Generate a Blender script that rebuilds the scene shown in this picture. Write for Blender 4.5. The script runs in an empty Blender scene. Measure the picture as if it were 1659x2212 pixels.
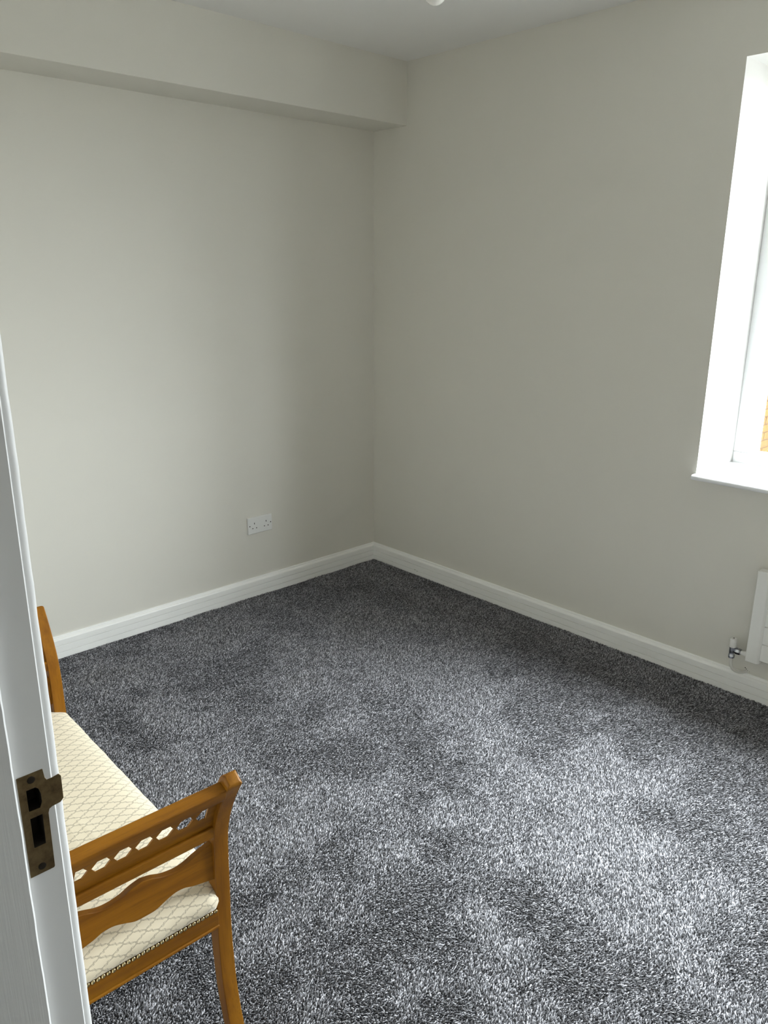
import bpy, bmesh, math, random
import numpy as np
from mathutils import Vector, Matrix

random.seed(7)
SC = bpy.context.scene
COL = SC.collection

# ------------------------------------------------------------------ camera
CAM_POS = Vector((-2.9388, -3.1911, 1.5765))
CAM_R = Vector((0.72717642, -0.68643659, 0.00438964))
CAM_U = Vector((0.19430324, 0.21195985, 0.95776786))
CAM_F = Vector((0.65837733, 0.69561328, -0.28750906))
cam_data = bpy.data.cameras.new('camera')
cam = bpy.data.objects.new('camera', cam_data)
COL.objects.link(cam)
m = Matrix.Identity(4)
for i in range(3):
    m[i][0], m[i][1], m[i][2], m[i][3] = CAM_R[i], CAM_U[i], -CAM_F[i], CAM_POS[i]
cam.matrix_world = m
cam_data.sensor_fit = 'HORIZONTAL'
cam_data.sensor_width = 36.0
cam_data.lens = 1697.63 / 1659.0 * 36.0
cam_data.clip_start = 0.02
cam_data.clip_end = 200
SC.camera = cam

# ------------------------------------------------------------------ world, light, exposure
SKY_STRENGTH = 89.0
# standard overcast sky: three times as bright overhead as at the horizon
world = bpy.data.worlds.new('overcast_sky')
SC.world = world
world.use_nodes = True
wt = world.node_tree
bg = wt.nodes['Background']
wtc = wt.nodes.new('ShaderNodeTexCoord')
wsep = wt.nodes.new('ShaderNodeSeparateXYZ')
wt.links.new(wtc.outputs['Generated'], wsep.inputs[0])
wmr = wt.nodes.new('ShaderNodeMapRange')
wmr.inputs['From Min'].default_value = 0.0
wmr.inputs['From Max'].default_value = 1.0
wmr.inputs['To Min'].default_value = 1.0 / 3.0
wmr.inputs['To Max'].default_value = 1.0
wt.links.new(wsep.outputs[2], wmr.inputs['Value'])
wmul = wt.nodes.new('ShaderNodeMath'); wmul.operation = 'MULTIPLY'
wmul.inputs[1].default_value = SKY_STRENGTH
wt.links.new(wmr.outputs[0], wmul.inputs[0])
wt.links.new(wmul.outputs[0], bg.inputs['Strength'])
bg.inputs['Color'].default_value = (0.925, 0.96, 1.0, 1)

WIN_Y0, WIN_Y1, WIN_Z0, WIN_Z1, WIN_X = -1.860, -3.460, 0.842, 2.293, 0.320
# light portal in the window opening: emits nothing, guides sky sampling
pd = bpy.data.lights.new('window_portal', 'AREA')
pd.shape = 'RECTANGLE'
pd.size = WIN_Z1 - WIN_Z0
pd.size_y = abs(WIN_Y1 - WIN_Y0)
pd.cycles.is_portal = True
po = bpy.data.objects.new('window_portal', pd)
COL.objects.link(po)
po.location = (0.405, (WIN_Y0 + WIN_Y1) / 2, (WIN_Z0 + WIN_Z1) / 2)
po.rotation_euler = (0, math.radians(90), 0)

SC.view_settings.view_transform = 'Standard'
SC.view_settings.look = 'None'
SC.view_settings.gamma = 1.0
SC.view_settings.use_curve_mapping = False
SC.view_settings.exposure = 0.0
SC.cycles.max_bounces = 14
SC.cycles.diffuse_bounces = 9
SC.cycles.transparent_max_bounces = 16
SC.cycles.sample_clamp_indirect = 6.0

# ------------------------------------------------------------------ material helpers
def S(r, g, b):
    f = lambda c: (c / 255 / 12.92) if c / 255 <= 0.04045 else ((c / 255 + 0.055) / 1.055) ** 2.4
    return (f(r), f(g), f(b), 1)

class NT:
    def __init__(self, name):
        self.m = bpy.data.materials.new(name)
        self.m.use_nodes = True
        self.t = self.m.node_tree
        self.n = self.t.nodes
        self.b = self.n['Principled BSDF']
        self.out = self.n['Material Output']
    def node(self, typ, **kw):
        o = self.n.new(typ)
        for k, v in kw.items():
            setattr(o, k, v)
        return o
    def link(self, a, b):
        self.t.links.new(a, b)
    def setv(self, sock, v):
        if hasattr(v, 'is_output') or isinstance(v, bpy.types.NodeSocket):
            self.link(v, sock)
        else:
            sock.default_value = v
    def math(self, op, a, b=0.0, c=0.0):
        o = self.node('ShaderNodeMath', operation=op)
        self.setv(o.inputs[0], a); self.setv(o.inputs[1], b); self.setv(o.inputs[2], c)
        return o.outputs[0]
    def mix(self, f, a, b):
        o = self.node('ShaderNodeMix', data_type='RGBA')
        self.setv(o.inputs[0], f); self.setv(o.inputs[6], a); self.setv(o.inputs[7], b)
        return o.outputs[2]
    def ramp(self, f, stops):
        o = self.node('ShaderNodeValToRGB')
        while len(o.color_ramp.elements) < len(stops):
            o.color_ramp.elements.new(0.5)
        for e, (p, c) in zip(o.color_ramp.elements, stops):
            e.position = p; e.color = c
        self.setv(o.inputs[0], f)
        return o.outputs[0]
    def noise(self, vec, scale, detail=3.0, rough=0.55):
        o = self.node('ShaderNodeTexNoise')
        if vec is not None: self.link(vec, o.inputs['Vector'])
        o.inputs['Scale'].default_value = scale
        o.inputs['Detail'].default_value = detail
        o.inputs['Roughness'].default_value = rough
        return o.outputs['Fac']
    def coord(self, which='Object'):
        return self.node('ShaderNodeTexCoord').outputs[which]
    def mapping(self, vec, scale=(1, 1, 1), rot=(0, 0, 0)):
        o = self.node('ShaderNodeMapping')
        self.link(vec, o.inputs['Vector'])
        o.inputs['Scale'].default_value = scale
        o.inputs['Rotation'].default_value = rot
        return o.outputs[0]
    def bump(self, h, strength=0.2, dist=0.001):
        o = self.node('ShaderNodeBump')
        o.inputs['Strength'].default_value = strength
        o.inputs['Distance'].default_value = dist
        self.link(h, o.inputs['Height'])
        self.link(o.outputs[0], self.b.inputs['Normal'])

def paint(name, col, rough=0.6, bump=0.12, scale=380, var=0.02, spec=0.3):
    t = NT(name)
    co = t.coord('Object')
    n = t.noise(co, 6, 2)
    c2 = tuple(min(1, c * (1 - var)) for c in col[:3]) + (1,)
    t.link(t.mix(n, col, c2), t.b.inputs['Base Color'])
    t.b.inputs['Roughness'].default_value = rough
    t.b.inputs['Specular IOR Level'].default_value = spec
    if bump:
        t.bump(t.noise(co, scale, 2), bump, 0.0006)
    return t.m

M = {}
M['wall'] = paint('wall_emulsion', (0.70, 0.68, 0.622, 1), 0.75, 0.15, 420)
M['reveal'] = paint('reveal_emulsion', (0.70, 0.69, 0.67, 1), 0.7, 0.1, 420)
M['ceiling'] = paint('ceiling_emulsion', (0.80, 0.79, 0.77, 1), 0.85, 0.1, 420)
M['gloss'] = paint('white_satinwood', (0.90, 0.90, 0.88, 1), 0.38, 0.06, 160, 0.02, 0.45)
M['frame_paint'] = paint('door_frame_gloss', (0.66, 0.66, 0.66, 1), 0.4, 0.0)
M['upvc'] = paint('white_plastic', (0.84, 0.85, 0.86, 1), 0.3, 0.0, spec=0.5)
M['radiator'] = paint('radiator_enamel', (0.80, 0.795, 0.76, 1), 0.35, 0.04, 200, spec=0.45)
M['socket'] = paint('socket_plastic', (0.78, 0.78, 0.765, 1), 0.35, 0.0, spec=0.5)
M['outside_ground'] = paint('outside_paving', (0.085, 0.083, 0.078, 1), 0.9, 0.0)
M['hall_carpet'] = paint('hall_carpet', (0.12, 0.12, 0.125, 1), 0.95, 0.5, 500, 0.3)
M['chip_dark'] = paint('raw_plaster_hole', (0.02, 0.018, 0.016, 1), 0.9, 0.0)

# brushed grain in the door frame paint
t = NT('door_stop_gloss')
co = t.mapping(t.coord('Object'), (700, 700, 14))
n = t.noise(co, 1.0, 3)
t.link(t.mix(n, (0.64, 0.64, 0.64, 1), (0.58, 0.58, 0.575, 1)), t.b.inputs['Base Color'])
t.b.inputs['Roughness'].default_value = 0.45
t.bump(n, 0.2, 0.0005)
M['stop_paint'] = t.m

def simple(name, col, rough=0.4, metal=0.0, spec=0.5):
    t = NT(name)
    co = t.coord('Object')
    n = t.noise(co, 90, 3)
    d = tuple(c * 0.86 for c in col[:3]) + (1,)
    t.link(t.mix(n, col, d), t.b.inputs['Base Color'])
    t.b.inputs['Roughness'].default_value = rough
    t.b.inputs['Metallic'].default_value = metal
    t.b.inputs['Specular IOR Level'].default_value = spec
    return t.m

M['black'] = simple('socket_slot_black', (0.012, 0.012, 0.012, 1), 0.6)
M['screw_dark'] = simple('tarnished_screw', (0.035, 0.027, 0.02, 1), 0.5, 0.8)
M['mortice'] = simple('raw_dark_timber', (0.035, 0.028, 0.022, 1), 0.9)
M['chrome'] = simple('chrome', (0.42, 0.43, 0.46, 1), 0.16, 1.0)
M['nail'] = simple('antique_brass', (0.55, 0.44, 0.24, 1), 0.25, 1.0)
M['white_pipe'] = simple('white_pipe', (0.72, 0.71, 0.67, 1), 0.4)
M['cap'] = simple('white_cap', (0.82, 0.81, 0.78, 1), 0.45)
M['cord'] = simple('white_flex', (0.8, 0.8, 0.78, 1), 0.5)

# opal bulb
t = NT('opal_bulb_glass')
t.b.inputs['Base Color'].default_value = (0.84, 0.82, 0.78, 1)
t.b.inputs['Roughness'].default_value = 0.12
t.b.inputs['Subsurface Weight'].default_value = 0.0
M['bulb'] = t.m

# tarnished brass strike plate
t = NT('tarnished_brass')
co = t.coord('Object')
n1 = t.noise(co, 70, 5, 0.65)
n2 = t.noise(t.mapping(co, (500, 500, 60)), 1, 3)
c = t.ramp(n1, [(0.3, (0.075, 0.048, 0.022, 1)), (0.62, (0.20, 0.14, 0.068, 1))])
t.link(t.mix(t.math('MULTIPLY', n2, 0.5), c, (0.11, 0.076, 0.036, 1)), t.b.inputs['Base Color'])
t.b.inputs['Metallic'].default_value = 0.85
t.link(t.math('MULTIPLY_ADD', n1, 0.3, 0.3), t.b.inputs['Roughness'])
M['brass'] = t.m

# honey varnished wood, grain along a chosen local axis
def wood(name, axis):
    t = NT(name)
    co = t.coord('Object')
    sc = [38, 38, 38]
    sc[axis] = 3.0
    v = t.mapping(co, tuple(sc))
    n1 = t.noise(v, 1.0, 4, 0.6)
    sc2 = [420, 420, 420]
    sc2[axis] = 16
    n2 = t.noise(t.mapping(co, tuple(sc2)), 1.0, 2)
    c = t.ramp(n1, [(0.28, (0.140, 0.049, 0.003, 1)), (0.5, (0.210, 0.081, 0.004, 1)), (0.75, (0.27, 0.113, 0.007, 1))])
    c = t.mix(t.math('MULTIPLY', t.math('LESS_THAN', n2, 0.40), 0.22), c, (0.085, 0.028, 0.004, 1))
    t.link(c, t.b.inputs['Base Color'])
    t.b.inputs['Roughness'].default_value = 0.42
    t.b.inputs['Specular IOR Level'].default_value = 0.2
    t.b.inputs['Coat Weight'].default_value = 0.08
    t.b.inputs['Coat Roughness'].default_value = 0.2
    t.bump(n2, 0.05, 0.0004)
    return t.m
M['wood_x'], M['wood_y'], M['wood_z'] = wood('honey_wood_cross', 0), wood('honey_wood_long', 1), wood('honey_wood_upright', 2)

# cream damask with a scrolled diamond trellis (UV in metres)
t = NT('cream_trellis_fabric')
uv = t.coord('UV')
sep = t.node('ShaderNodeSeparateXYZ'); t.link(uv, sep.inputs[0])
wob = t.noise(uv, 240, 2)
wv = t.math('MULTIPLY', t.math('SUBTRACT', wob, 0.5), 0.16)
xa = t.math('DIVIDE', t.math('ADD', sep.outputs[0], -0.042), 0.0445)
yb = t.math('DIVIDE', t.math('ADD', sep.outputs[1], 0.069), 0.030)
def scroll(p, q):
    # distance to integer lines of p, with a snake-like sway along q and a doubled strand
    s = t.math('MULTIPLY', t.math('SINE', t.math('MULTIPLY', q, 2 * math.pi)), 0.07)
    d = t.math('ADD', t.math('ADD', p, s), wv)
    fr = t.math('ABSOLUTE', t.math('SUBTRACT', t.math('FRACT', t.math('ADD', d, 0.5)), 0.5))
    l1 = t.math('LESS_THAN', fr, 0.045)
    s2 = t.math('MULTIPLY', t.math('SINE', t.math('MULTIPLY', q, 4 * math.pi)), 0.085)
    d2 = t.math('ADD', t.math('ADD', p, s2), wv)
    fr2 = t.math('ABSOLUTE', t.math('SUBTRACT', t.math('FRACT', t.math('ADD', d2, 0.5)), 0.5))
    l2 = t.math('LESS_THAN', fr2, 0.038)
    return t.math('MAXIMUM', l1, l2)
pq = t.math('ADD', xa, yb)
mq = t.math('SUBTRACT', xa, yb)
lines = t.math('MAXIMUM', scroll(pq, mq), scroll(mq, pq))
broken = t.math('MULTIPLY_ADD', t.noise(uv, 900, 1), 0.9, 0.10)
rib = t.math('GREATER_THAN', t.math('SINE', t.math('MULTIPLY', t.math('ADD', sep.outputs[0], t.math('MULTIPLY', sep.outputs[1], 0.35)), 2 * math.pi / 0.0021)), 0.1)
base = t.mix(t.math('MULTIPLY', rib, 0.45), (0.69, 0.61, 0.465, 1), (0.545, 0.47, 0.345, 1))
col = t.mix(t.math('MULTIPLY', lines, broken), base, (0.20, 0.17, 0.125, 1))
t.link(col, t.b.inputs['Base Color'])
t.b.inputs['Roughness'].default_value = 0.75
t.b.inputs['Sheen Weight'].default_value = 0.35
t.b.inputs['Sheen Roughness'].default_value = 0.4
t.b.inputs['Sheen Tint'].default_value = (1, 0.97, 0.9, 1)
t.bump(t.math('ADD', t.math('MULTIPLY', rib, 0.3), lines), 0.25, 0.0006)
M['fabric'] = t.m

# carpet pile, colour stored per tuft
t = NT('grey_twist_pile')
a = t.node('ShaderNodeAttribute', attribute_name='tuft')
t.link(a.outputs['Color'], t.b.inputs['Base Color'])
t.b.inputs['Roughness'].default_value = 0.85
t.b.inputs['Specular IOR Level'].default_value = 0.25
M['pile'] = t.m
M['backing'] = paint('carpet_backing', (0.035, 0.036, 0.04, 1), 0.95, 0.0)

# brickwork seen through the window
t = NT('buff_brick')
co = t.coord('Object')
oi = t.node('ShaderNodeObjectInfo')
n = t.noise(co, 45, 5, 0.65)
c = t.ramp(n, [(0.3, (0.0375, 0.0200, 0.0065, 1)), (0.6, (0.0460, 0.0265, 0.0095, 1)), (0.8, (0.0525, 0.0320, 0.0120, 1))])
c2 = t.mix(oi.outputs['Random'], c, (0.0500, 0.0270, 0.0080, 1))
t.link(c2, t.b.inputs['Base Color'])
t.b.inputs['Roughness'].default_value = 0.95
t.b.inputs['Specular IOR Level'].default_value = 0.0
t.bump(n, 0.5, 0.002)
M['brick'] = t.m
t = NT('far_brickwork')
bt = t.node('ShaderNodeTexBrick')
sp = t.node('ShaderNodeSeparateXYZ'); t.link(t.coord('Object'), sp.inputs[0])
cb = t.node('ShaderNodeCombineXYZ'); t.link(sp.outputs[0], cb.inputs[0]); t.link(sp.outputs[2], cb.inputs[1])
t.link(cb.outputs[0], bt.inputs['Vector'])
bt.inputs['Color1'].default_value = (0.0450, 0.0260, 0.0090, 1)
bt.inputs['Color2'].default_value = (0.0390, 0.0210, 0.0070, 1)
bt.inputs['Mortar'].default_value = (0.0250, 0.0170, 0.0110, 1)
bt.inputs['Scale'].default_value = 1.0
bt.inputs['Mortar Size'].default_value = 0.005
bt.inputs['Brick Width'].default_value = 0.225
bt.inputs['Row Height'].default_value = 0.075
t.link(bt.outputs['Color'], t.b.inputs['Base Color'])
t.b.inputs['Roughness'].default_value = 0.95
t.b.inputs['Specular IOR Level'].default_value = 0.0
M['brickwork'] = t.m
M['mortar'] = paint('mortar', (0.0250, 0.0170, 0.0110, 1), 0.95, 0.3, 200, spec=0.0)

# window glass: clear sheet with Fresnel reflection
t = NT('clear_glass')
fr = t.node('ShaderNodeFresnel')
gm = t.node('ShaderNodeNewGeometry')
t.link(t.math('MULTIPLY_ADD', gm.outputs['Backfacing'], 1 / 1.45 - 1.45, 1.45), fr.inputs[0])   # unrefracted sheet: same reflectance on both faces
tr = t.node('ShaderNodeBsdfTransparent'); tr.inputs[0].default_value = (0.94, 0.96, 0.95, 1)
gl = t.node('ShaderNodeBsdfGlossy'); gl.inputs['Roughness'].default_value = 0.0
ms = t.node('ShaderNodeMixShader')
t.link(fr.outputs[0], ms.inputs[0]); t.link(tr.outputs[0], ms.inputs[1]); t.link(gl.outputs[0], ms.inputs[2])
t.link(ms.outputs[0], t.out.inputs['Surface'])
M['glass'] = t.m

# ------------------------------------------------------------------ mesh helpers
def box(bm, lo, hi):
    x0, y0, z0 = [min(a, b) for a, b in zip(lo, hi)]
    x1, y1, z1 = [max(a, b) for a, b in zip(lo, hi)]
    v = [bm.verts.new(c) for c in ((x0, y0, z0), (x1, y0, z0), (x1, y1, z0), (x0, y1, z0), (x0, y0, z1), (x1, y0, z1), (x1, y1, z1), (x0, y1, z1))]
    for f in ((3, 2, 1, 0), (4, 5, 6, 7), (0, 1, 5, 4), (1, 2, 6, 5), (2, 3, 7, 6), (3, 0, 4, 7)):
        bm.faces.new([v[i] for i in f])

def prism(bm, pts, axis, a, b):
    # pts 2D polygon in the two remaining axes (in xyz order), extruded from a to b along axis
    def mk(p, w):
        c = list(p); c.insert(axis, w); return bm.verts.new(c)
    A = [mk(p, a) for p in pts]; B = [mk(p, b) for p in pts]
    n = len(pts)
    bm.faces.new(A[::-1]); bm.faces.new(B)
    for i in range(n):
        bm.faces.new((A[i], A[(i + 1) % n], B[(i + 1) % n], B[i]))

def loft(bm, rings, closed_ends=True):
    R = [[bm.verts.new(p) for p in r] for r in rings]
    n = len(R[0])
    for a, b in zip(R, R[1:]):
        for i in range(n):
            bm.faces.new((a[i], a[(i + 1) % n], b[(i + 1) % n], b[i]))
    if closed_ends:
        bm.faces.new(R[0][::-1]); bm.faces.new(R[-1])

def tube(bm, path, r, n=14):
    path = [Vector(p) for p in path]
    rings = []
    prev = None
    for i, p in enumerate(path):
        d = (path[min(i + 1, len(path) - 1)] - path[max(i - 1, 0)]).normalized()
        if prev is None:
            u = d.orthogonal().normalized()
        else:
            u = (prev - d * prev.dot(d)).normalized()
        prev = u
        w = d.cross(u)
        rr = r[i] if isinstance(r, (list, tuple)) else r
        rings.append([p + (u * math.cos(2 * math.pi * k / n) + w * math.sin(2 * math.pi * k / n)) * rr for k in range(n)])
    loft(bm, rings)

def catmull(pts, per=5):
    pts = [Vector(p) for p in pts]
    out = []
    for i in range(len(pts) - 1):
        p0, p1, p2, p3 = pts[max(i - 1, 0)], pts[i], pts[i + 1], pts[min(i + 2, len(pts) - 1)]
        for k in range(per):
            s = k / per
            out.append(0.5 * (2 * p1 + (p2 - p0) * s + (2 * p0 - 5 * p1 + 4 * p2 - p3) * s * s + (3 * p1 - p0 - 3 * p2 + p3) * s ** 3))
    out.append(pts[-1])
    return out

def obj(name, bm, mat, parent=None, bevel=0.0, seg=2, smooth=False, angle=35):
    me = bpy.data.meshes.new(name)
    if not isinstance(bm, bpy.types.Mesh):
        bmesh.ops.recalc_face_normals(bm, faces=bm.faces)
        bm.to_mesh(me); bm.free()
    else:
        me = bm
    me.materials.append(M[mat] if isinstance(mat, str) else mat)
    o = bpy.data.objects.new(name, me)
    COL.objects.link(o)
    if parent: o.parent = parent
    if bevel:
        b = o.modifiers.new('bevel', 'BEVEL')
        b.width = bevel; b.segments = seg; b.harden_normals = True; b.limit_method = 'ANGLE'; b.angle_limit = math.radians(angle)
    if smooth or bevel:
        for p in me.polygons: p.use_smooth = True
        try:
            me.set_sharp_from_angle(angle=math.radians(angle + 5))
        except Exception:
            pass
    return o

def empty(name, loc=(0, 0, 0), rz=0.0):
    o = bpy.data.objects.new(name, None)
    o.empty_display_size = 0.05
    COL.objects.link(o)
    o.location = loc
    o.rotation_euler = (0, 0, rz)
    return o

def tag(o, label=None, cat=None, kind=None, group=None):
    if label: o['label'] = label
    if cat: o['category'] = cat
    if kind: o['kind'] = kind
    if group: o['group'] = group
    return o

def boxes(name, lst, mat, parent=None, bevel=0.0, seg=2):
    bm = bmesh.new()
    for lo, hi in lst: box(bm, lo, hi)
    return obj(name, bm, mat, parent, bevel, seg)

# ------------------------------------------------------------------ room shell
H = 2.549
XW = -2.695          # door wall, room face
XH = -2.820          # door wall, hall face
YS = -3.950          # wall behind the photographer's right
FL = -0.006          # carpet backing level
DY0, DY1, DZ = -2.412, -3.200, 2.03   # clear door opening
HX, HY0, HY1 = -4.05, -1.55, -3.95    # hall

tag(boxes('floor', [((XH, YS - 0.1, FL - 0.1), (0.32, 0.1, FL))], 'backing'), 'room floor slab under the grey carpet', 'floor', 'structure')
tag(boxes('ceiling', [((XH, YS - 0.1, H), (0.42, 0.1, H + 0.1))], 'ceiling'), 'matt white ceiling', 'ceiling', 'structure')
tag(boxes('wall_back', [((XH, 0, FL), (0.42, 0.12, H))], 'wall'), 'pale warm grey painted wall with the double socket', 'wall', 'structure')
tag(boxes('wall_front', [((XH, YS - 0.12, FL), (0.42, YS, H))], 'wall'), 'pale painted wall opposite the socket wall', 'wall', 'structure')
WT = 0.42

def wall_ring(name, axis_x0, axis_x1, y0, y1, z0, z1, hy0, hy1, hz0, hz1, mat):
    # one wall slab with a rectangular opening, closed mesh without internal faces
    bm = bmesh.new()
    outer = [(y0, z0), (y1, z0), (y1, z1), (y0, z1)]
    inner = [(hy0, hz0), (hy1, hz0), (hy1, hz1), (hy0, hz1)]
    V = {}
    for s, x in ((0, axis_x0), (1, axis_x1)):
        V[s] = ([bm.verts.new((x, a, b)) for a, b in outer], [bm.verts.new((x, a, b)) for a, b in inner])
    for i in range(4):
        j = (i + 1) % 4
        for s in (0, 1):
            bm.faces.new((V[s][0][i], V[s][0][j], V[s][1][j], V[s][1][i]))
        bm.faces.new((V[0][0][i], V[0][0][j], V[1][0][j], V[1][0][i]))
        bm.faces.new((V[0][1][i], V[0][1][j], V[1][1][j], V[1][1][i]))
    return obj(name, bm, mat)

wr = wall_ring('wall_right', 0, WT, YS, 0, FL, H, WIN_Y1, WIN_Y0, WIN_Z0 - 0.020, WIN_Z1, 'wall')
wr.data.materials.append(M['reveal'])
for p in wr.data.polygons:
    c = p.center
    if WIN_Y1 - 0.01 < c.y < WIN_Y0 + 0.01 and abs(p.normal.x) < 0.5 and WIN_Z0 - 0.03 < c.z < WIN_Z1 + 0.01:
        p.material_index = 1
tag(wr, 'pale warm grey painted wall with the window', 'wall', 'structure')

# door wall with the doorway
bm = bmesh.new()
jy0, jy1, jz = DY0 + 0.030, DY1 - 0.030, DZ + 0.030
box(bm, (XH, jy0, FL), (XW, 0, H))
box(bm, (XH, YS, FL), (XW, jy1, H))
box(bm, (XH, jy1, jz), (XW, jy0, H))
tag(obj('wall_left', bm, 'wall'), 'painted wall with the doorway the room is seen through', 'wall', 'structure')

tag(boxes('ceiling_beam', [((XW - 0.01, -0.2307, 2.2716), (0.01, 0.01, H + 0.01))], 'wall', bevel=0.0025), 'boxed painted beam along the top of the socket wall', 'beam', 'structure')

# hall behind the camera, so that no daylight enters that way
tag(boxes('floor_hall', [((HX, HY1, FL - 0.1), (XH, HY0, FL))], 'hall_carpet'), 'hall floor', 'floor', 'structure')
tag(boxes('ceiling_hall', [((HX, HY1, H), (XH, HY0, H + 0.1))], 'ceiling'), 'hall ceiling', 'ceiling', 'structure')
tag(boxes('wall_hall_end', [((HX - 0.1, HY1, FL), (HX, HY0, H))], 'wall'), 'hall wall facing the doorway', 'wall', 'structure')
tag(boxes('wall_hall_north', [((HX - 0.1, HY0, FL), (XH, HY0 + 0.1, H))], 'wall'), 'hall end wall', 'wall', 'structure')
tag(boxes('wall_hall_south', [((HX - 0.1, HY1 - 0.1, FL), (XH, HY1, H))], 'wall'), 'hall end wall', 'wall', 'structure')

# skirting boards: stepped top and two machined grooves
def skirt_profile():
    h = 0.0942
    return [(0.0, FL), (0.018, FL), (0.018, 0.0207), (0.0130, 0.0212), (0.0130, 0.0232), (0.018, 0.0237),
            (0.018, 0.0511), (0.0130, 0.0516), (0.0130, 0.0536), (0.018, 0.0541), (0.018, 0.0775), (0.0165, 0.0805),
            (0.0130, 0.0830), (0.0085, 0.0850), (0.0075, 0.0875), (0.0075, 0.0915), (0.0055, h), (0.0, h)]
SP = skirt_profile()
bm = bmesh.new(); prism(bm, [(-d, z) for d, z in SP], 0, XW, 0)
tag(obj('baseboard_back', bm, 'gloss'), 'white grooved skirting board under the socket wall', 'skirting', 'structure')
bm = bmesh.new(); prism(bm, [(-d, z) for d, z in SP], 1, YS, 0)
bbr = tag(obj('baseboard_right', bm, 'gloss'), 'white grooved skirting board under the window wall', 'skirting', 'structure')
bm = bmesh.new(); prism(bm, [(YS + d, z) for d, z in SP], 0, XW, 0)
tag(obj('baseboard_front', bm, 'gloss'), 'white skirting board opposite the socket wall', 'skirting', 'structure')
bm = bmesh.new(); prism(bm, [(XW + d, z) for d, z in SP], 1, DY0 + 0.075, 0)
tag(obj('baseboard_left', bm, 'gloss'), 'white skirting board beside the doorway', 'skirting', 'structure')

# paint chips on the skirting below the window wall
def chip(y, z, s, parent, x):
    bm = bmesh.new()
    n = 7
    pts = [(y + s * random.uniform(0.5, 1.1) * math.cos(6.283 * k / n), z + 0.55 * s * random.uniform(0.5, 1.1) * math.sin(6.283 * k / n)) for k in range(n)]
    prism(bm, pts, 0, x - 0.0006, x + 0.0006)
    return obj('paint_chip', bm, 'chip_dark', parent)
for y, z, s in ((-0.356, 0.024, 0.0042), (-0.372, 0.019, 0.0032), (-0.176, 0.024, 0.0025)):
    chip(y, z, s, bbr, -0.0180)

# ------------------------------------------------------------------ window
win = tag(empty('window_1', (WIN_X, (WIN_Y0 + WIN_Y1) / 2, WIN_Z0)), 'white framed window in a deep plastered reveal', 'window', 'structure')
wo = Vector(win.location)
def L(p): return tuple(Vector(p) - wo)
def lbox(name, lo, hi, mat, par, bevel=0.0, seg=2):
    return boxes(name, [(L(lo), L(hi))], mat, par, bevel, seg)
fx0, fx1 = WIN_X, WIN_X + 0.070
sw = 0.077           # stile width
ry0 = 0.886          # top of bottom rail
yc = (WIN_Y0 + WIN_Y1) / 2
lbox('frame_stile', (fx0, WIN_Y0, ry0 + 0.0008), (fx1, WIN_Y0 - sw, WIN_Z1 - 0.05), 'upvc', win, 0.003)
lbox('frame_stile', (fx0, WIN_Y1, ry0 + 0.0008), (fx1, WIN_Y1 + sw, WIN_Z1 - 0.05), 'upvc', win, 0.003)
lbox('frame_rail', (fx0, WIN_Y0, WIN_Z0 - 0.02), (fx1, WIN_Y1, ry0), 'upvc', win, 0.003)
lbox('frame_rail', (fx0, WIN_Y0, WIN_Z1 - 0.05), (fx1, WIN_Y1, WIN_Z1), 'upvc', win, 0.003)
lbox('mullion', (fx0, yc + 0.035, ry0), (fx1, yc - 0.035, WIN_Z1 - 0.05), 'upvc', win, 0.003)
for ya, yb_ in ((WIN_Y0 - sw, yc + 0.035), (yc - 0.035, WIN_Y1 + sw)):
    za, zb = ry0, WIN_Z1 - 0.05
    bw = 0.015
    # sloping glazing beads, mitred
    def bead(p0, p1, q1, q0):
        # p on the frame edge (proud), q inset next to the glass
        bm = bmesh.new()
        a = [bm.verts.new(L((fx0 + 0.004, *p))) for p in (p0, p1)]
        b = [bm.verts.new(L((fx0 + 0.016, *q))) for q in (q0, q1)]
        c = [bm.verts.new(L((fx0 + 0.034, *q))) for q in (q0, q1)]
        d = [bm.verts.new(L((fx0 + 0.034, *p))) for p in (p0, p1)]
        for r0, r1 in ((a, b), (b, c), (c, d), (d, a)):
            bm.faces.new((r0[0], r0[1], r1[1], r1[0]))
        bm.faces.new((a[0], b[0], c[0], d[0])); bm.faces.new((a[1], b[1], c[1], d[1]))
        return obj('glazing_bead', bm, 'upvc', win)
    Y0, Y1, Z0, Z1 = ya, yb_, za, zb
    y0, y1, z0, z1 = ya - bw, yb_ + bw, za + bw * 0.65, zb - bw
    bead((Y0, Z0), (Y0, Z1), (y0, z1), (y0, z0))
    bead((Y1, Z0), (Y1, Z1), (y1, z1), (y1, z0))
    bead((Y0, Z0), (Y1, Z0), (y1, z0), (y0, z0))
    bead((Y0, Z1), (Y1, Z1), (y1, z1), (y0, z1))
    lbox('pane', (fx0 + 0.030, y0 + 0.004, z0 - 0.004), (fx0 + 0.034, y1 - 0.004, z1 + 0.004), 'glass', win)
# sill board with a rounded nose
bm = bmesh.new()
zt, zbm = WIN_Z0, WIN_Z0 - 0.020
nose = [(-0.024 - 0.010 * math.sin(math.pi * k / 8), zt - 0.010 + 0.010 * math.cos(math.pi * k / 8)) for k in range(9)]
prism(bm, [(p[0] - wo.x, p[1] - wo.z) for p in [(WIN_X, zt)] + nose + [(WIN_X, zbm)]], 1, WIN_Y1 - 0.004 - wo.y, WIN_Y0 + 0.004 - wo.y)
obj('window_sill', bm, 'upvc', win, smooth=True)

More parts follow.
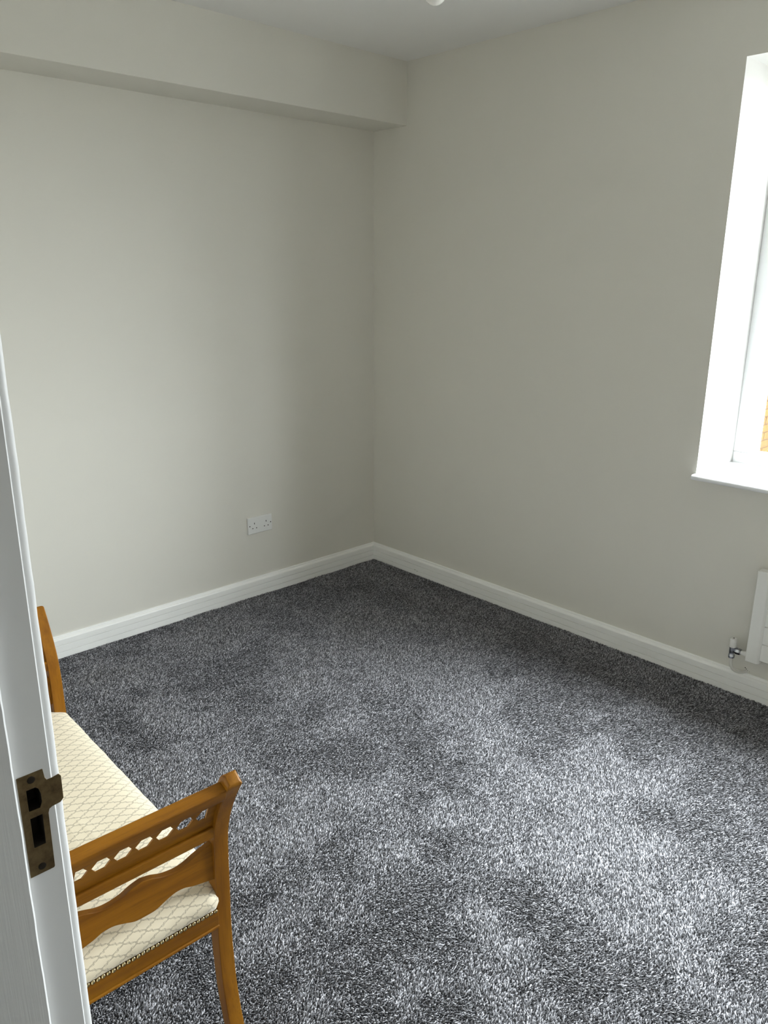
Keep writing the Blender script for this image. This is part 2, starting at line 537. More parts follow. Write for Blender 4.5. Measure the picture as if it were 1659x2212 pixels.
# ------------------------------------------------------------------ outside: side wing in buff brick, paving
YB = -0.34
og = tag(boxes('ground_outside', [((0.42, -90, -0.62), (120, 60, -0.50))], 'outside_ground'), 'paved ground outside the window', 'ground', 'structure')
wb = tag(boxes('wall_outside', [((0.45, YB, -0.5), (9.0, YB + 0.3, 4.6))], 'brickwork'), 'buff brick wall of the neighbouring wing seen through the window', 'wall', 'structure')
bl, bh, bd = 0.215, 0.065, 0.014
bm = bmesh.new(); box(bm, (-bl / 2, -bd / 2, -bh / 2), (bl / 2, bd / 2, bh / 2))
brick_me = bpy.data.meshes.new('brick'); bm.to_mesh(brick_me); bm.free(); brick_me.materials.append(M['brick'])
bx0, nb, bz0, nr = 3.30, 12, -0.225, 24
boxes('mortar_bed', [((bx0 - 0.1, YB - 0.010, bz0 - 0.04), (bx0 + nb * 0.225, YB + 0.001, bz0 + nr * 0.075 - 0.03))], 'mortar', wb)
for r_ in range(nr):
    for k in range(nb):
        o = bpy.data.objects.new('brick', brick_me)
        COL.objects.link(o)
        o.parent = wb
        o.location = (bx0 + k * 0.225 + (0.1125 if r_ % 2 else 0.0) + random.uniform(-0.002, 0.002), YB - 0.0095 + random.uniform(-0.0012, 0.0012), bz0 + r_ * 0.075)

# ------------------------------------------------------------------ door frame with strike plate
door = tag(empty('door_1', ((XH + XW) / 2, DY0, FL)), 'white painted door frame in the foreground at the left', 'door frame', 'structure')
do = Vector(door.location)
def D(p): return tuple(Vector(p) - do)
RB = -2.7355         # rebate edge
def jamb(y, s, name, wob):
    # rebated post, cross-section in xy swept up with a slightly uneven hand-painted arris; s=+1: solid lies towards +y
    bm = bmesh.new()
    rings = []
    zs = [FL + (DZ + 0.03 - FL) * k / 160 for k in range(161)]
    for z in zs:
        e = wob * (0.6 * math.sin(z * 41 + 1.0) * math.sin(z * 17.0) + 0.4 * random.uniform(-1, 1))
        c = 0.0022
        pts = [(XH, y + 0.030 * s), (XH, y - 0.012 * s), (RB - c + e, y - 0.012 * s), (RB + e, y - (0.012 - c) * s), (RB, y),
               (XW - 0.0015, y), (XW, y + 0.0015 * s), (XW, y + 0.030 * s)]
        rings.append([Vector((a, b, z)) - do for a, b in pts])
    loft(bm, rings)
    return obj(name, bm, 'frame_paint', door)
jl = jamb(DY0, 1, 'jamb', 0.0005)
jr = jamb(DY1, -1, 'jamb', 0.0)
# brushed paint on the stop face
jl.data.materials.append(M['stop_paint'])
for p in jl.data.polygons:
    if p.center.y + do.y < DY0 - 0.0115: p.material_index = 1
boxes('head_jamb', [(D((XH, DY1, DZ)), D((XW, DY0, DZ + 0.03))), (D((XH, DY1, DZ - 0.012)), D((RB, DY0, DZ)))], 'frame_paint', door)
# room-side architrave: thin rounded inner edge, thicker outer edge
def arch_prof(y, s):
    p = [(XW, y + 0.0045 * s)]
    for k in range(7):
        a = math.pi / 2 * k / 6
        p.append((XW + 0.0020 + 0.0085 * math.sin(a), y + 0.0045 * s + 0.006 * s * (1 - math.cos(a))))
    return p + [(XW + 0.015, y + 0.045 * s), (XW + 0.015, y + 0.068 * s), (XW, y + 0.068 * s)]
def arch(y, s):
    bm = bmesh.new()
    rings = []
    P = arch_prof(y, s)
    for k in range(121):
        z = FL + (DZ + 0.068 - FL) * k / 120
        e = 0.0004 * math.sin(z * 37) * math.sin(z * 13 + 2) + 0.00025 * random.uniform(-1, 1)
        rings.append([Vector((a + (e if 1 < i < 8 else 0), b, z)) - do for i, (a, b) in enumerate(P)])
    loft(bm, rings)
    return obj('architrave', bm, 'frame_paint', door, smooth=True)
arch(DY0, 1); arch(DY1, -1)
boxes('architrave', [(D((XW, DY1 - 0.0045, DZ + 0.0045)), D((XW + 0.013, DY0 + 0.0045, DZ + 0.067)))], 'frame_paint', door)

# strike plate (x, z) outline measured on the rebate face
plate = [(-2.7315, 1.0695), (-2.7042, 1.0695), (-2.7030, 1.0580), (-2.7010, 1.0545), (-2.6960, 1.0545), (-2.6885, 1.0560), (-2.6862, 1.0525),
         (-2.6865, 1.0245), (-2.6900, 1.0208), (-2.6990, 1.0200), (-2.7025, 1.0185), (-2.7040, 1.0140), (-2.7050, 0.9450), (-2.7060, 0.9435), (-2.7315, 0.9435)]
latch = [(-2.7235, 1.0510), (-2.7140, 1.0510), (-2.7110, 1.0480), (-2.7092, 1.0410), (-2.7092, 1.0310), (-2.7118, 1.0248), (-2.7235, 1.0250)]
bolt = [(-2.7235, 1.0158), (-2.7105, 1.0158), (-2.7110, 0.9785), (-2.7235, 0.9785)]
bm = bmesh.new()
edges = []
for poly in (plate, latch, bolt):
    vs = [bm.verts.new(D((x, DY0 - 0.0012, z))) for x, z in poly]
    edges += [bm.edges.new((vs[i], vs[(i + 1) % len(vs)])) for i in range(len(vs))]
bmesh.ops.triangle_fill(bm, edges=edges, use_beauty=True, use_dissolve=False)
ret = bmesh.ops.extrude_face_region(bm, geom=list(bm.faces))
for v in [g for g in ret['geom'] if isinstance(g, bmesh.types.BMVert)]:
    v.co.y += 0.0012
sp_o = tag(obj('strike_plate', bm, 'brass', door, bevel=0.0004, seg=1), 'tarnished brass strike plate with latch and bolt holes')
for x, z in ((-2.7172, 1.0620), (-2.7182, 0.9525)):
    bm = bmesh.new()
    rings = [[Vector((x + r * math.cos(6.2832 * k / 18), DY0 - 0.0012 - h, z + r * math.sin(6.2832 * k / 18))) - do for k in range(18)]
             for r, h in ((0.0042, -0.0006), (0.0042, 0.0002), (0.0034, 0.0004), (0.0012, 0.0004))]
    loft(bm, rings)
    obj('screw', bm, 'screw_dark', sp_o, smooth=True)
# mortices cut into the jamb behind the plate
cut = []
for lo, hi in (((-2.7240, DY0 - 0.01, 1.0235), (-2.7085, DY0 + 0.022, 1.0520)), ((-2.7240, DY0 - 0.01, 0.9780), (-2.7100, DY0 + 0.022, 1.0160))):
    c_ = boxes('cutter', [(D(lo), D(hi))], 'mortice', door)
    md = jl.modifiers.new('cut', 'BOOLEAN'); md.operation = 'DIFFERENCE'; md.object = c_; md.solver = 'EXACT'
    md.material_mode = 'TRANSFER'
    cut.append(c_)
bpy.context.view_layer.update()
dg = bpy.context.evaluated_depsgraph_get()
nm = bpy.data.meshes.new_from_object(jl.evaluated_get(dg))
jl.modifiers.clear()
old = jl.data; jl.data = nm
for c_ in cut: bpy.data.objects.remove(c_, do_unlink=True)
nm.name = 'jamb'

# ------------------------------------------------------------------ carpet pile
def smooth_noise(px, py, cell, rng):
    gx = px / cell; gy = py / cell
    n = 256
    g = rng.random((n, n)).astype(np.float32)
    ix = np.floor(gx).astype(int); iy = np.floor(gy).astype(int)
    fx = gx - ix; fy = gy - iy
    fx = fx * fx * (3 - 2 * fx); fy = fy * fy * (3 - 2 * fy)
    a = g[ix % n, iy % n]; b = g[(ix + 1) % n, iy % n]; c = g[ix % n, (iy + 1) % n]; d = g[(ix + 1) % n, (iy + 1) % n]
    return (a * (1 - fx) + b * fx) * (1 - fy) + (c * (1 - fx) + d * fx) * fy

def carpet():
    rng = np.random.default_rng(11)
    def field(step):
        xs = np.arange(XW + 0.004, -0.020, step); ys = np.arange(YS + 0.022, -0.020, step)
        gx, gy = np.meshgrid(xs, ys, indexing='ij')
        return gx.ravel() + rng.uniform(-0.5, 0.5, gx.size) * step, gy.ravel() + rng.uniform(-0.5, 0.5, gx.size) * step
    def open_floor(px, py):
        # the open middle of the room gets close-set tufts; the strips by the door wall and the front wall sparser, stouter ones
        return (py > -2.92) & (0.69 * px + 0.73 * py > -3.10) & (px - 0.33 * py > -2.21)
    ax, ay = field(0.0035); k1 = open_floor(ax, ay)
    bx, by = field(0.0074); k2 = ~open_floor(bx, by)
    px = np.concatenate([ax[k1], bx[k2]]); py = np.concatenate([ay[k1], by[k2]])
    fat = np.concatenate([np.ones(k1.sum()), np.full(k2.sum(), 2.0)])
    n = px.size
    # nap: pile brushed in drifting directions, pressed down in footprints
    rn = np.random.default_rng(NAP_SEED)
    f1 = smooth_noise(px + 9, py + 9, 0.30, rn); f2 = smooth_noise(px + 5, py + 7, 0.12, rn); f3 = smooth_noise(px + 3, py + 4, 0.05, rn)
    nap = 0.42 * f1 + 0.38 * f2 + 0.20 * f3
    nap = np.clip((nap - 0.53) * 4.8, -1, 1)
    ang = rng.uniform(0, 2 * np.pi, n)
    lean = rng.uniform(0.0010, 0.0044, n)
    lx = lean * np.cos(ang) + NAP_LEAN * 0.80 + nap * NAP_AMP * 0.45
    ly = lean * np.sin(ang) - NAP_LEAN * 0.60 + nap * NAP_AMP * 0.89
    hgt = rng.uniform(0.0036, 0.0064, n) * (1 + 0.18 * nap)
    rad = rng.uniform(0.0016, 0.0024, n) * fat
    rl = rng.uniform(0.0006, 0.0020, n) * fat          # half length of the blunt tip
    a0 = rng.uniform(0, 2 * np.pi, n)
    co = np.zeros((n, 5, 3), np.float32)
    for k in range(3):
        aa = a0 + k * 2.0944
        co[:, k, 0] = px + rad * np.cos(aa); co[:, k, 1] = py + rad * np.sin(aa); co[:, k, 2] = FL - 0.0005
    # tip ridge runs parallel to the base edge 0-1
    ex, ey = np.cos(a0 + 2.618), np.sin(a0 + 2.618)
    for k, sg in ((3, -1), (4, 1)):
        co[:, k, 0] = px + lx + sg * ex * rl; co[:, k, 1] = py + ly + sg * ey * rl
        co[:, k, 2] = FL + hgt * (1.0 + sg * rng.uniform(-0.12, 0.12, n))
    co[:, :, 0] = np.clip(co[:, :, 0], XW + 0.001, -0.0185)
    co[:, :, 1] = np.clip(co[:, :, 1], YS + 0.019, -0.0185)
    T = np.array([[0, 1, 4], [0, 4, 3], [1, 2, 4], [2, 0, 3], [2, 3, 4]], np.int32)
    tri = (np.arange(n, dtype=np.int32) * 5)[:, None, None] + T[None]
    me = bpy.data.meshes.new('carpet_pile')
    me.vertices.add(n * 5); me.vertices.foreach_set('co', co.ravel())
    me.loops.add(n * 15); me.loops.foreach_set('vertex_index', tri.ravel().astype(np.int32))
    me.polygons.add(n * 5)
    me.polygons.foreach_set('loop_start', np.arange(0, n * 15, 3, dtype=np.int32))
    me.update(calc_edges=True)
    # heathered yarn: dark, mid and pale strands
    u = rng.random(n)
    v = np.where(u < 0.40, rng.uniform(0.045, 0.12, n), np.where(u < 0.72, rng.uniform(0.13, 0.28, n), rng.uniform(0.30, 0.55, n)))
    v = v * CARPET_GAIN
    c = np.ones((n, 5, 4), np.float32)
    c[:, :, 0] = (v * 0.985)[:, None]; c[:, :, 1] = (v * 0.975)[:, None]; c[:, :, 2] = (v * 1.04)[:, None]
    at = me.color_attributes.new('tuft', 'FLOAT_COLOR', 'POINT')
    at.data.foreach_set('color', c.ravel())
    me.materials.append(M['pile'])
    o = bpy.data.objects.new('carpet_pile', me)
    COL.objects.link(o)
    return tag(o, 'flecked dark grey twist pile carpet covering the floor', 'carpet', 'stuff')
NAP_SEED = 2889
NAP_LEAN, NAP_AMP = 0.0020, 0.0050
CARPET_GAIN = 1.14
carpet()

# ------------------------------------------------------------------ upholstered bench
TH = math.radians(1.65)
BO = Vector((-2.279, -2.055, 0)); BU = Vector((math.cos(TH), -math.sin(TH), 0)); BV = Vector((math.sin(TH), math.cos(TH), 0))
CX, CY = -0.173, 0.4455
bench = tag(empty('bench', tuple(BO + BU * CX + BV * CY), -TH), 'honey brown wooden bench with flared pierced arms and cream trellis cushion', 'bench')
bench.location.z = 0
def B(p): return (p[0] - CX, p[1] - CY, p[2])
PW, PT = 0.031, 0.030
prof = [(0.0038, -0.060), (0.05, -0.038), (0.083, -0.025), (0.137, -0.012), (0.191, -0.003), (0.248, 0.001), (0.305, 0.003), (0.364, 0.002),
        (0.434, -0.001), (0.512, -0.004), (0.563, -0.010), (0.615, -0.028), (0.661, -0.051), (0.691, -0.070)]
curve = catmull([(0, y, z) for z, y in prof], 4)
ZS = np.array([p.z for p in curve]); YO = np.array([p.y for p in curve])
def y_out(z): return float(np.interp(z, ZS, YO))
def slope(z): return (y_out(z + 0.008) - y_out(z - 0.008)) / 0.016
FAR = 0.891
def mir(y, far): return FAR - y if far else y
for far in (False, True):
    for x0 in (-PW, -0.346):
        bm = bmesh.new()
        rings = []
        N = len(curve)
        for i, p in enumerate(curve):
            d = (curve[min(i + 1, N - 1)] - curve[max(i - 1, 0)]).normalized()
            if i == 0: d = Vector((0, 0, 1))
            nrm = Vector((0, d.z, -d.y))            # towards the seat
            th = PT * (1.0 if p.z > 0.3 else 1.06 - 0.12 * (0.3 - p.z) / 0.3)
            q = p + nrm * th
            if i == 0: q = p + Vector((0, th, 0))
            rings.append([B((x0, mir(p.y, far), p.z)), B((x0 + PW, mir(p.y, far), p.z)), B((x0 + PW, mir(q.y, far), q.z)), B((x0, mir(q.y, far), q.z))])
        # rounded over end of the post
        d = (curve[-1] - curve[-2]).normalized(); nrm = Vector((0, d.z, -d.y))
        for k in (1, 2, 3, 4):
            a = math.pi / 2 * k / 4
            ins, e = 0.0075 * (1 - math.cos(a)), 0.0075 * math.sin(a)
            p = curve[-1] + d * e + nrm * ins; q = curve[-1] + d * e + nrm * (PT - ins)
            rings.append([B((x0 + ins, mir(p.y, far), p.z)), B((x0 + PW - ins, mir(p.y, far), p.z)), B((x0 + PW - ins, mir(q.y, far), q.z)), B((x0 + ins, mir(q.y, far), q.z))])
        loft(bm, rings)
        obj('leg', bm, 'wood_z', bench, bevel=0.0036, seg=4, angle=40)
XA, XB = -0.346 + PW - 0.002, -PW + 0.002      # span between the posts
XM = -0.173
for far in (False, True):
    # top rail, tilted with the flare
    bm = bmesh.new()
    pts = [(-0.0665, 0.6890), (-0.0405, 0.6950), (-0.0330, 0.6800), (-0.0385, 0.6690), (-0.0525, 0.6590), (-0.0605, 0.6680)]
    prism(bm, [(mir(y, far) - CY, z) for y, z in pts], 0, XA - CX, XB - CX)
    obj('top_rail', bm, 'wood_x', bench, bevel=0.003, seg=3)
    # pierced panel with hexagonal openings
    def mid(z):
        return y_out(z) + 0.013
    zb_, zt_ = 0.572, 0.668
    zc = 0.6245
    bm = bmesh.new()
    pitch = 0.0388
    centres = [XM + 0.001 + k * pitch for k in range(-3, 4)]
    layers = {}
    cache = {}
    def V_(x, z, s):
        key = (round(x, 5), round(z, 5), s)
        if key not in cache:
            y = mid(z) + (0.0018 if s else -0.0018)
            cache[key] = bm.verts.new(B((x, mir(y, far), z)))
        return cache[key]
    ends = [centres[0] - pitch / 2, centres[-1] + pitch / 2]
    for ci, xc in enumerate(centres):
        l, r = xc - pitch / 2, xc + pitch / 2
        hl, hr, tl, tr_ = -0.0170, 0.0170, -0.0076, 0.0076
        if ci == 6: hl, hr, tl, tr_ = -0.0165, 0.0065, -0.0065, 0.0060
        if ci == 0: hl, hr, tl, tr_ = -0.0065, 0.0165, -0.0060, 0.0065
        hh = 0.0155
        hexa = [(xc + hl, zc), (xc + tl, zc + hh), (xc + tr_, zc + hh), (xc + hr, zc), (xc + tr_, zc - hh), (xc + tl, zc - hh)]
        rect = [(l, zc), (l, zc + hh), (r, zc + hh), (r, zc), (r, zc - hh), (l, zc - hh)]
        for s in (0, 1):
            for i in range(6):
                j = (i + 1) % 6
                bm.faces.new((V_(*rect[i], s), V_(*rect[j], s), V_(*hexa[j], s), V_(*hexa[i], s)))
            for za, zz in ((zc + hh, (zc + hh + zt_) / 2), ((zc + hh + zt_) / 2, zt_), (zb_, (zb_ + zc - hh) / 2), ((zb_ + zc - hh) / 2, zc - hh)):
                bm.faces.new((V_(l, za, s), V_(r, za, s), V_(r, zz, s), V_(l, zz, s)))
        for i in range(6):
            j = (i + 1) % 6
            bm.faces.new((V_(*hexa[i], 0), V_(*hexa[j], 0), V_(*hexa[j], 1), V_(*hexa[i], 1)))
    rows = [zb_, (zb_ + zc - 0.0155) / 2, zc - 0.0155, zc, zc + 0.0155, (zc + 0.0155 + zt_) / 2, zt_]
    for a_, b_ in ((XA, ends[0]), (ends[1], XB)):
        for z0_, z1_ in zip(rows, rows[1:]):
            for s in (0, 1):
                bm.faces.new((V_(a_, z0_, s), V_(b_, z0_, s), V_(b_, z1_, s), V_(a_, z1_, s)))
    obj('pierced_panel', bm, 'wood_x', bench)
    # lower rail of the arm
    bm = bmesh.new()
    pts = [(-0.006, 0.5510), (-0.008, 0.5560), (-0.009, 0.5735), (-0.007, 0.5760), (0.017, 0.5760), (0.019, 0.5500), (-0.002, 0.5490)]
    prism(bm, [(mir(y, far) - CY, z) for y, z in pts], 0, XA - CX, XB - CX)
    obj('arm_rail', bm, 'wood_x', bench, bevel=0.0015, seg=2)
    # serpentine splat
    dT = ([0, .02, .04, .065, .085, .105, .145], [.5270, .5225, .5145, .5110, .5135, .5210, .5330])
    dBt = ([0, .02, .04, .06, .08, .1, .145], [.4495, .4505, .4585, .4650, .4645, .4575, .4480])
    def sm(tab, d):
        pts = catmull([(a, b, 0) for a, b in zip(*tab)], 6)
        return float(np.interp(d, [p.x for p in pts], [p.y for p in pts]))
    bm = bmesh.new()
    rings = []
    for k in range(57):
        x = XA + (XB - XA) * k / 56
        d = abs(x - XM)
        t0, b0 = sm(dT, d), sm(dBt, d)
        ya, yb2 = 0.004, 0.018
        rings.append([B((x, mir(ya, far), b0)), B((x, mir(ya, far), t0)), B((x, mir(yb2, far), t0)), B((x, mir(yb2, far), b0))])
    loft(bm, rings)
    obj('splat', bm, 'wood_x', bench, bevel=0.0018, seg=2)
    # end seat rail with a bead along its lower edge
    bm = bmesh.new()
    pts = [(0.001, 0.3340), (-0.0015, 0.3355), (-0.0015, 0.3395), (0.0012, 0.3412), (0.0005, 0.3425), (0.0, 0.3760), (0.024, 0.3760), (0.024, 0.3340)]
    prism(bm, [(mir(y, far) - CY, z) for y, z in pts], 0, XA - CX, XB - CX)
    obj('seat_rail', bm, 'wood_x', bench, bevel=0.0008, seg=2)
for s in (0, 1):
    bm = bmesh.new()
    pts = [(-0.001, 0.3340), (0.0005, 0.3355), (0.0005, 0.3395), (-0.0018, 0.3412), (-0.0015, 0.3425), (-0.001, 0.3760), (-0.024, 0.3760), (-0.024, 0.3340)]
    pts = [((x if s == 0 else -0.346 - x) - CX, z) for x, z in pts]
    prism(bm, pts, 1, 0.028 - CY, FAR - 0.028 - CY)
    obj('seat_rail', bm, 'wood_y', bench, bevel=0.0008, seg=2)

# cushion: domed, notched at the posts, UV unrolled in metres
def cushion():
    hx, hy = 0.1715, FAR / 2 - 0.0005
    ch = 0.034
    def outline():
        P = []
        seq = [(hx, -hy + ch), (hx, hy - ch), (hx - ch, hy), (-hx + ch, hy), (-hx, hy - ch), (-hx, -hy + ch), (-hx + ch, -hy), (hx - ch, -hy)]
        cnt = [40, 5, 16, 5, 40, 5, 16, 5]
        for i, (a, n_) in enumerate(zip(seq, cnt)):
            b = seq[(i + 1) % 8]
            for k in range(n_):
                f = k / n_
                P.append(((a[0] + (b[0] - a[0]) * f), (a[1] + (b[1] - a[1]) * f)))
        return P
    P = outline()
    n_ = len(P)
    nr_ = []
    for i in range(n_):
        a, b = P[i - 1], P[(i + 1) % n_]
        t_ = Vector((b[0] - a[0], b[1] - a[1])).normalized()
        nr_.append(Vector((t_.y, -t_.x)))
    prof_ = [(0.3745, 0.0060), (0.378, 0.0030), (0.386, -0.0030), (0.396, -0.0065), (0.406, -0.0060), (0.415, -0.0020), (0.4225, 0.0045), (0.4285, 0.013), (0.4335, 0.024),
             (0.4375, 0.038), (0.4405, 0.055), (0.4430, 0.08), (0.4445, 0.11), (0.4450, 0.15)]
    bm = bmesh.new()
    uvl = bm.loops.layers.uv.new('UVMap')
    uvs = {}
    rings = []
    rnd = random.Random(3)
    for zi, ins in prof_:
        ring = []
        for i, (x, y) in enumerate(P):
            sx = (hx - max(ins, 0)) / hx; sy = (hy - max(ins, 0)) / hy
            xx, yy = x * sx, y * sy
            if ins < 0: xx += -ins * nr_[i].x; yy += -ins * nr_[i].y
            s = i / n_
            # slight puckers where the cover is pulled down to the nails
            puck = 0.0009 * math.sin(s * 2 * math.pi * 53) + 0.0011 * math.sin(s * 2 * math.pi * 19 + 1)
            fall = max(0.0, 1 - abs(zi - 0.40) / 0.03)
            xx += nr_[i].x * puck * fall; yy += nr_[i].y * puck * fall
            v = bm.verts.new((xx, yy, zi + (0.0012 * math.sin(yy * 21) if zi > 0.42 else 0)))
            drop = max(0.0, 0.437 - zi)
            uvs[v] = (xx + nr_[i].x * drop, yy + nr_[i].y * drop)
            ring.append(v)
        rings.append(ring)
    for a, b in zip(rings, rings[1:]):
        for i in range(n_):
            j = (i + 1) % n_
            bm.faces.new((a[i], a[j], b[j], b[i]))
    c = bm.verts.new((0, 0, 0.4452)); uvs[c] = (0, 0)
    # last ring is a thin strip along the middle: close it with a fan of quads across
    last = rings[-1]
    for i in range(n_):
        bm.faces.new((last[i], last[(i + 1) % n_], c))
    bm.faces.new(rings[0][::-1])
    for f in bm.faces:
        for l in f.loops:
            l[uvl].uv = uvs[l.vert]
    return obj('seat_cushion', bm, 'fabric', bench, smooth=True, angle=60)
tag(cushion(), 'cream upholstered seat cushion with a grey scrolled trellis pattern')

# dome headed upholstery nails along the near end and the window side
bm = bmesh.new()
rings = [[(r * math.cos(6.2832 * k / 10), h, r * math.sin(6.2832 * k / 10)) for k in range(10)] for r, h in ((0.0045, 0.0), (0.0041, -0.0016), (0.0028, -0.0029), (0.0009, -0.0034))]
loft(bm, rings)
bmesh.ops.recalc_face_normals(bm, faces=bm.faces)
nail_me = bpy.data.meshes.new('upholstery_nail'); bm.to_mesh(nail_me); bm.free(); nail_me.materials.append(M['nail'])
for p in nail_me.polygons: p.use_smooth = True
def nail(p, rz):
    o = bpy.data.objects.new('upholstery_nail', nail_me)
    COL.objects.link(o); o.parent = bench
    o.location = B(p); o.rotation_euler = (random.uniform(-0.12, 0.12), 0, rz + random.uniform(-0.12, 0.12))
n_ = 30
for k in range(n_):
    nail((XA + 0.008 + (XB - XA - 0.014) * k / (n_ - 1), 0.0004, 0.3775 + random.uniform(-0.0005, 0.0005)), 0)
n_ = 84
for k in range(n_):
    nail((-0.0006, 0.040 + (FAR - 0.080) * k / (n_ - 1), 0.3775 + random.uniform(-0.0005, 0.0005)), math.pi / 2)

# ------------------------------------------------------------------ double socket
sx, sz0, sw_, sh = -0.8622, 0.3289, 0.146, 0.086
sock = tag(empty('wall_socket', (sx + sw_ / 2, 0, sz0 + sh / 2)), 'white plastic double wall socket above the skirting', 'socket')
bm = bmesh.new()
loft(bm, [[(x * (sw_ / 2 - i), y, z * (sh / 2 - i)) for x, z in ((-1, -1), (1, -1), (1, 1), (-1, 1))] for y, i in ((0.0, 0.0), (-0.0075, 0.0), (-0.0100, 0.0022))])
obj('faceplate', bm, 'socket', sock, bevel=0.0012, seg=2)
def slot(name, u, v, w, h, mat, depth=0.0003):
    x = (u - 0.5) * sw_; z = (0.5 - v) * sh
    return boxes(name, [((x - w / 2, -0.0100 - depth, z - h / 2), (x + w / 2, -0.0080, z + h / 2))], mat, sock, 0.0003, 1)
for ue, ua, ub in ((0.265, 0.19, 0.345), (0.745, 0.67, 0.825)):
    slot('earth_slot', ue, 0.375, 0.0040, 0.0090, 'black')
    slot('pin_slot', ua, 0.66, 0.0062, 0.0045, 'black')
    slot('pin_slot', ub, 0.66, 0.0062, 0.0045, 'black')
for u in (0.072, 0.935):
    x = (u - 0.5) * sw_
    bm = bmesh.new()
    loft(bm, [[(x + r * math.cos(6.2832 * k / 14), y, r * math.sin(6.2832 * k / 14)) for k in range(14)] for r, y in ((0.0030, -0.008), (0.0030, -0.0102), (0.0022, -0.0104))])
    obj('screw', bm, 'screw_dark', sock, smooth=True)

# ------------------------------------------------------------------ radiator with valve
RX0, RX1 = -0.030, -0.070
RY0, RY1, RZ0, RZ1 = -2.168, -3.060, 0.174, 0.543
rad = tag(empty('radiator', ((RX0 + RX1) / 2, (RY0 + RY1) / 2, RZ0)), 'white panel radiator under the window with horizontal ribs', 'radiator')
ro = Vector(rad.location)
def R_(p): return tuple(Vector(p) - ro)
def rbox(name, lo, hi, mat='radiator', par=rad, bevel=0.0, seg=2):
    return boxes(name, [(R_(lo), R_(hi))], mat, par, bevel, seg)
rbox('back_panel', (RX0, RY0 - 0.004, RZ0 + 0.016), (RX1 + 0.018, RY1 + 0.004, RZ1 - 0.004))
for ye, sg in ((RY0, -1), (RY1, 1)):
    bm = bmesh.new()
    pr = [(RX0 - 0.002, ye), (RX1, ye), (RX1, ye + sg * 0.041), (RX1 + 0.009, ye + sg * 0.051), (RX0 - 0.002, ye + sg * 0.051)]
    prism(bm, [(x - ro.x, y - ro.y) for x, y in pr], 2, 0.0, RZ1 - RZ0)
    obj('end_cover', bm, 'radiator', rad, bevel=0.0035, seg=3, angle=25)
rbox('top_cover', (RX0 - 0.001, RY0 - 0.0505, RZ1 - 0.012), (RX1 + 0.007, RY1 + 0.0505, RZ1 - 0.001), bevel=0.003)
gz = [0.188, 0.2575, 0.3295, 0.4015, 0.4735, 0.5305]
for a_, b_ in zip(gz, gz[1:]):
    bm = bmesh.new()
    pr = [(RX1 + 0.020, a_ + 0.0008), (RX1 + 0.0105, a_ + 0.0008), (RX1 + 0.008, a_ + 0.0028), (RX1 + 0.008, b_ - 0.0028), (RX1 + 0.0105, b_ - 0.0008), (RX1 + 0.020, b_ - 0.0008)]
    prism(bm, [(x - ro.x, z - ro.z) for x, z in pr], 1, RY0 - 0.0505 - ro.y, RY1 + 0.0505 - ro.y)
    obj('panel_rib', bm, 'radiator', rad, smooth=True, angle=20)
# wall brackets behind the panel carry it
for y in (RY0 - 0.16, RY1 + 0.16):
    rbox('bracket', (0.0, y - 0.015, RZ0 + 0.05), (RX0, y + 0.015, RZ1 - 0.06))
# valve
VX, VY = -0.050, -2.110
def lath(name, prof, mat, par, axis='z', at=(0, 0, 0), n=20, smooth=True):
    bm = bmesh.new()
    rings = []
    for r, h in prof:
        ring = []
        for k in range(n):
            a = 2 * math.pi * k / n
            if axis == 'z': q = (at[0] + r * math.cos(a), at[1] + r * math.sin(a), at[2] + h)
            else: q = (at[0] + r * math.cos(a), at[1] + h, at[2] + r * math.sin(a))
            ring.append(R_(q))
        rings.append(ring)
    loft(bm, rings)
    return obj(name, bm, mat, par, smooth=smooth, angle=40)
vb = lath('valve_body', [(0.0085, 0.159), (0.0118, 0.161), (0.0122, 0.172), (0.0105, 0.174), (0.0112, 0.182), (0.0118, 0.196), (0.0118, 0.2045), (0.009, 0.206)], 'chrome', rad, at=(VX, VY, 0))
tag(vb, 'chrome valve body')
lath('valve_cap', [(0.0105, 0.2045), (0.0120, 0.2055), (0.0126, 0.212), (0.0122, 0.236), (0.0108, 0.2405), (0.0040, 0.2420)], 'cap', rad, at=(VX, VY, 0))
lath('cap_screw', [(0.0026, 0.2405), (0.0026, 0.2434), (0.0018, 0.2438)], 'screw_dark', rad, at=(VX, VY, 0), n=10)
lath('union_nut', [(0.0085, -0.009), (0.0128, -0.014), (0.0138, -0.017), (0.0138, -0.028), (0.0122, -0.033), (0.0085, -0.0345)], 'chrome', rad, axis='y', at=(VX, VY, 0.194), n=8, smooth=False)
lath('tail_collar', [(0.0078, -0.034), (0.0078, -0.041), (0.0092, -0.042), (0.0092, -0.048), (0.0100, -0.049), (0.0100, -0.060)], 'cap', rad, axis='y', at=(VX, VY, 0.194))
bm = bmesh.new()
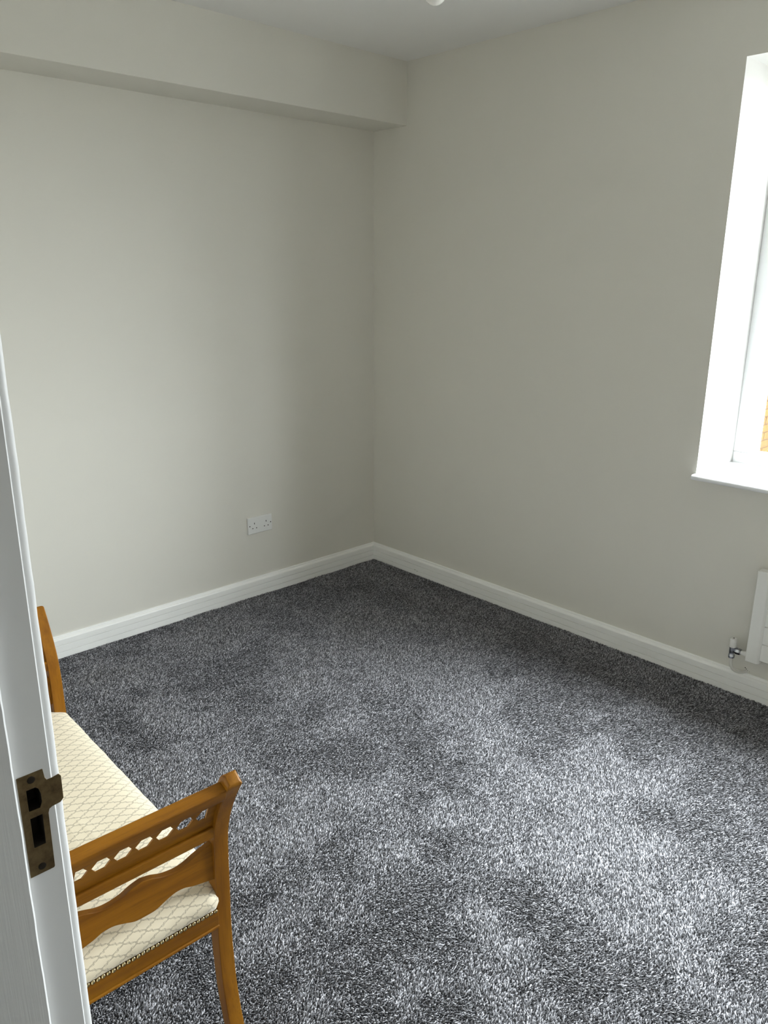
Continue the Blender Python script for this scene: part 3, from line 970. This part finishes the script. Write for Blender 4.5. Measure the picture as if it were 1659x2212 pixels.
path = catmull([(VX, VY, 0.163), (VX, VY - 0.001, 0.140), (VX + 0.001, VY - 0.004, 0.124), (VX + 0.006, VY - 0.013, 0.109), (VX + 0.018, VY - 0.027, 0.101), (VX + 0.034, VY - 0.038, 0.099), (0.004, VY - 0.047, 0.0985)], 6)
tube(bm, [R_(p) for p in path], 0.0056, 16)
obj('pipe', bm, 'white_pipe', rad, smooth=True, angle=60)
# broken plaster where the pipe enters the wall
for y, z, s in ((-2.150, 0.1130, 0.0035), (-2.1545, 0.1085, 0.0028), (-2.153, 0.0955, 0.0035), (-2.160, 0.1045, 0.0018), (-2.167, 0.1015, 0.0016)):
    o = chip(y, z, s, wr, 0.0)
    o.name = 'plaster_chip'

# ------------------------------------------------------------------ pendant lamp
PX, PY, PZ = -1.400, -1.732, 2.188
pen = tag(empty('pendant_lamp', (PX, PY, H)), 'white opal bulb on a ceiling pendant at the top edge', 'lamp')
def pl(name, prof, mat, par=pen, n=28):
    bm = bmesh.new()
    loft(bm, [[(r * math.cos(6.2832 * k / n), r * math.sin(6.2832 * k / n), z - H) for k in range(n)] for r, z in prof])
    return obj(name, bm, mat, par, smooth=True, angle=40)
pl('ceiling_rose', [(0.042, H), (0.042, H - 0.012), (0.034, H - 0.022), (0.010, H - 0.028), (0.006, H - 0.034)], 'cap')
pl('cord', [(0.0033, H - 0.02), (0.0033, PZ + 0.148)], 'cord', n=10)
hold = pl('lamp_holder', [(0.006, PZ + 0.155), (0.011, PZ + 0.148), (0.0165, PZ + 0.130), (0.0175, PZ + 0.108), (0.021, PZ + 0.107), (0.021, PZ + 0.096), (0.0165, PZ + 0.095), (0.0165, PZ + 0.084)], 'cap')
R = 0.0285
bp = [(0.0025, PZ)] + [(R * math.sin(a), PZ + R - R * math.cos(a)) for a in [math.radians(d) for d in range(12, 121, 12)]]
bp += [(0.0205, PZ + 0.056), (0.0160, PZ + 0.070), (0.0130, PZ + 0.082), (0.0128, PZ + 0.096)]
pl('bulb', bp, 'bulb')
